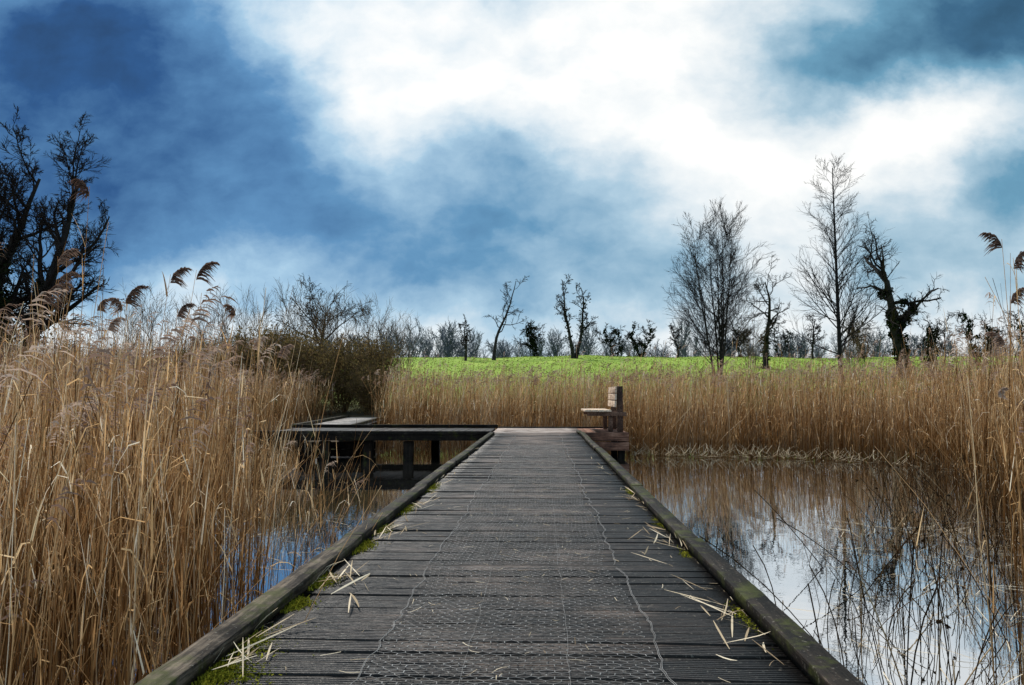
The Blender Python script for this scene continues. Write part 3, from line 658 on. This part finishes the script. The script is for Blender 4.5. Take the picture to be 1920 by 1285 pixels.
# distant woodland as one mass
r = np.random.default_rng(77); mb = MB()
for st, sd in (('shrub', 61), ('whip', 62), ('broad', 63), ('shrub', 64)):
    S = dict(STY[st]); STY['tmp'] = dict(S, lv=S['lv'][:3] if st == 'broad' else S['lv'][:2], stems=min(S['stems'], 8), spread=S['spread'] * .5)
    tr, cr, *_ = tree_parts('tmp', 8.5, sd, 1.2, .036)
    V = np.concatenate(tr.v + [v for v in cr.v])
    F = np.concatenate(tr.f + [f + tr.n for f in cr.f])
    for q in range(36):
        yy = r.uniform(125, 165); px = -.36 + 1.11 * (q + r.random()) / 36; s = r.uniform(.6, 1.1) * (1.18 if -.22 < px < -.1 else .9); a = r.uniform(0, 6.28)
        xx = px * yy; M = np.array([[math.cos(a), -math.sin(a), 0], [math.sin(a), math.cos(a), 0], [0, 0, 1]])
        mb.add(V @ M.T * s + np.array([xx, yy, float(ground_h(xx, yy)) - .2]), F, r.random())
C = np.stack([r.uniform(-70, 130, 260), r.uniform(150, 170, 260), np.full(260, 5.0)], -1)
leafcloud(mb, r, C, r.uniform(.5, 1.7, 260), 12000, .4)
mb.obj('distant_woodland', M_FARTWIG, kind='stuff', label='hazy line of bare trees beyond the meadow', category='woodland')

# grass on the meadow
r = np.random.default_rng(5); n = 16000
x = r.uniform(-22, 60, n); y = r.uniform(46, 80, n); z = ground_h(x, y)
A = np.stack([x, y, z - .02], -1); T_ = A + np.stack([r.normal(0, .05, n), r.normal(0, .05, n), r.uniform(.03, .10, n)], -1)
mb = MB(); mb.ribbons(np.stack([A, T_], 1), nrm(np.concatenate([r.normal(0, 1, (n, 2)), np.zeros((n, 1))], 1)), np.tile([.14, .05], (n, 1)), r.random(n))
mb.obj('grass', flat_mat('meadow_grass', (.13, .18, .028), (.30, .38, .075), .3), kind='stuff', label='short green meadow grass', category='grass')

# ------------------------------------------------------------------ world
w = bpy.data.worlds.new("World"); SC.world = w; w.use_nodes = True
w.node_tree.nodes.clear(); nt = NT(w.node_tree)
dirv = nt.n('ShaderNodeTexCoord').outputs['Generated']
sp = nt.n('ShaderNodeSeparateXYZ', {0: dirv})
ay = nt.m('MAXIMUM', nt.m('ABSOLUTE', sp.outputs[1]), .18)
u = nt.m('DIVIDE', sp.outputs[0], ay); v = nt.m('DIVIDE', nt.m('MAXIMUM', sp.outputs[2], 0.0), ay)
uv = nt.n('ShaderNodeCombineXYZ', {0: u, 1: v, 2: 0.0}).outputs[0]
nz = nt.noise(nt.scaled(uv, (1.8, 2.2, 1)), 3.0, 6, .6, 'Color')
nzc = nt.vm('SUBTRACT', nz, (.5, .5, .5))
uvw = nt.vm('ADD', uv, nt.vm('MULTIPLY', nzc, (.19, .15, 0)))
uvf = nt.vm('ADD', uv, nt.vm('MULTIPLY', nzc, (.07, .06, 0)))
s2 = nt.n('ShaderNodeSeparateXYZ', {0: uvw})
cu = (np.array([0, 240, 480, 720, 960, 1200, 1440, 1680, 1920]) - 1016) / 1464
cv = (741 - np.array([0, 110, 220, 330, 440, 550, 660])) / 1464
S = np.array([
 [.18, .25, .68, .90, .80, .91, .78, .32, .16],
 [.19, .28, .49, .90, .91, .92, .64, .29, .42],
 [.22, .28, .41, .76, .79, .92, .83, .89, .75],
 [.26, .31, .40, .54, .52, .73, .93, .86, .50],
 [.35, .39, .42, .46, .49, .63, .81, .63, .57],
 [.57, .66, .66, .58, .54, .61, .73, .66, .66],
 [.80, .82, .86, .80, .76, .80, .84, .84, .82]])
su, sv = .135, .068
Gu = np.exp(-((cu[:, None] - cu[None]) / su) ** 2); Gv = np.exp(-((cv[:, None] - cv[None]) / sv) ** 2)
base = .62
Aco = np.linalg.solve(Gv, (S - base)) @ np.linalg.inv(Gu).T
def gauss(sock, c, s_):
    q = nt.m('MULTIPLY', nt.m('SUBTRACT', sock, float(c)), 1 / s_)
    return nt.m('EXPONENT', nt.m('MULTIPLY', nt.m('MULTIPLY', q, q), -1.0))
gu = [gauss(s2.outputs[0], c, su) for c in cu]; gv = [gauss(s2.outputs[1], c, sv) for c in cv]
gvec = [nt.n('ShaderNodeCombineXYZ', {0: gu[i], 1: gu[i + 1], 2: gu[i + 2]}).outputs[0] for i in (0, 3, 6)]
tot = base
for j in range(7):
    rsum = 0.0
    for k_, i in enumerate((0, 3, 6)):
        rsum = nt.m('ADD', nt.vm('DOT_PRODUCT', gvec[k_], tuple(float(q) for q in Aco[j, i:i + 3]), out='Value'), rsum)
    tot = nt.m('MULTIPLY_ADD', rsum, gv[j], tot)
fine = nt.noise(nt.scaled(uvf, (1.7, 2.5, 1)), 3.9, 7, .55)
tot = nt.m('ADD', tot, nt.m('MULTIPLY', nt.m('SUBTRACT', fine, .5), .62))
left = nt.ramp(tot, [(0.0, (.007, .030, .078)), (.22, (.018, .085, .24)), (.45, (.105, .265, .49)), (.64, (.37, .57, .75)), (.78, (.72, .82, .89)), (.92, (.99, .99, .98))])
right = nt.ramp(tot, [(0.0, (.018, .055, .10)), (.22, (.045, .135, .24)), (.45, (.14, .325, .47)), (.64, (.42, .58, .69)), (.78, (.74, .81, .85)), (.92, (.99, .99, .97))])
mxu = nt.ramp(nt.m('ADD', nt.m('MULTIPLY', u, 1.6), .55), [(0, 0), (1, 1)])
colr = nt.mix(mxu, left, right)
ELEV, AZ = 50, -38   # sun azimuth measured from +Y towards +X
sky = nt.n('ShaderNodeTexSky', sky_type='NISHITA', sun_disc=False, sun_elevation=math.radians(ELEV), sun_rotation=math.radians(AZ))
b1 = nt.n('ShaderNodeBackground', {0: colr, 1: 1.03}); b2 = nt.n('ShaderNodeBackground', {0: sky.outputs[0], 1: .003})
ad = nt.n('ShaderNodeAddShader', {0: b1.outputs[0], 1: b2.outputs[0]})
o = nt.n('ShaderNodeOutputWorld'); nt.nt.links.new(ad.outputs[0], o.inputs[0])

L = bpy.data.lights.new('sun', 'SUN'); L.energy = 5.0; L.angle = math.radians(4); L.color = (1, .93, .84)
lo = bpy.data.objects.new('sun', L); COL.objects.link(lo)
sd = Vector((math.sin(math.radians(AZ)) * math.cos(math.radians(ELEV)), math.cos(math.radians(AZ)) * math.cos(math.radians(ELEV)), math.sin(math.radians(ELEV))))
lo.rotation_euler = sd.to_track_quat('Z', 'Y').to_euler()

cam = bpy.data.cameras.new('camera'); co = bpy.data.objects.new('camera', cam); COL.objects.link(co)
cam.sensor_width = 36; cam.lens = 27.45; cam.clip_end = 5000; cam.clip_start = .05
co.location = (0, 0, .83); co.rotation_euler = (math.radians(90 + 3.85), 0, math.radians(2.19))
SC.camera = co
SC.view_settings.view_transform = 'Standard'; SC.view_settings.look = 'None'; SC.view_settings.exposure = 0
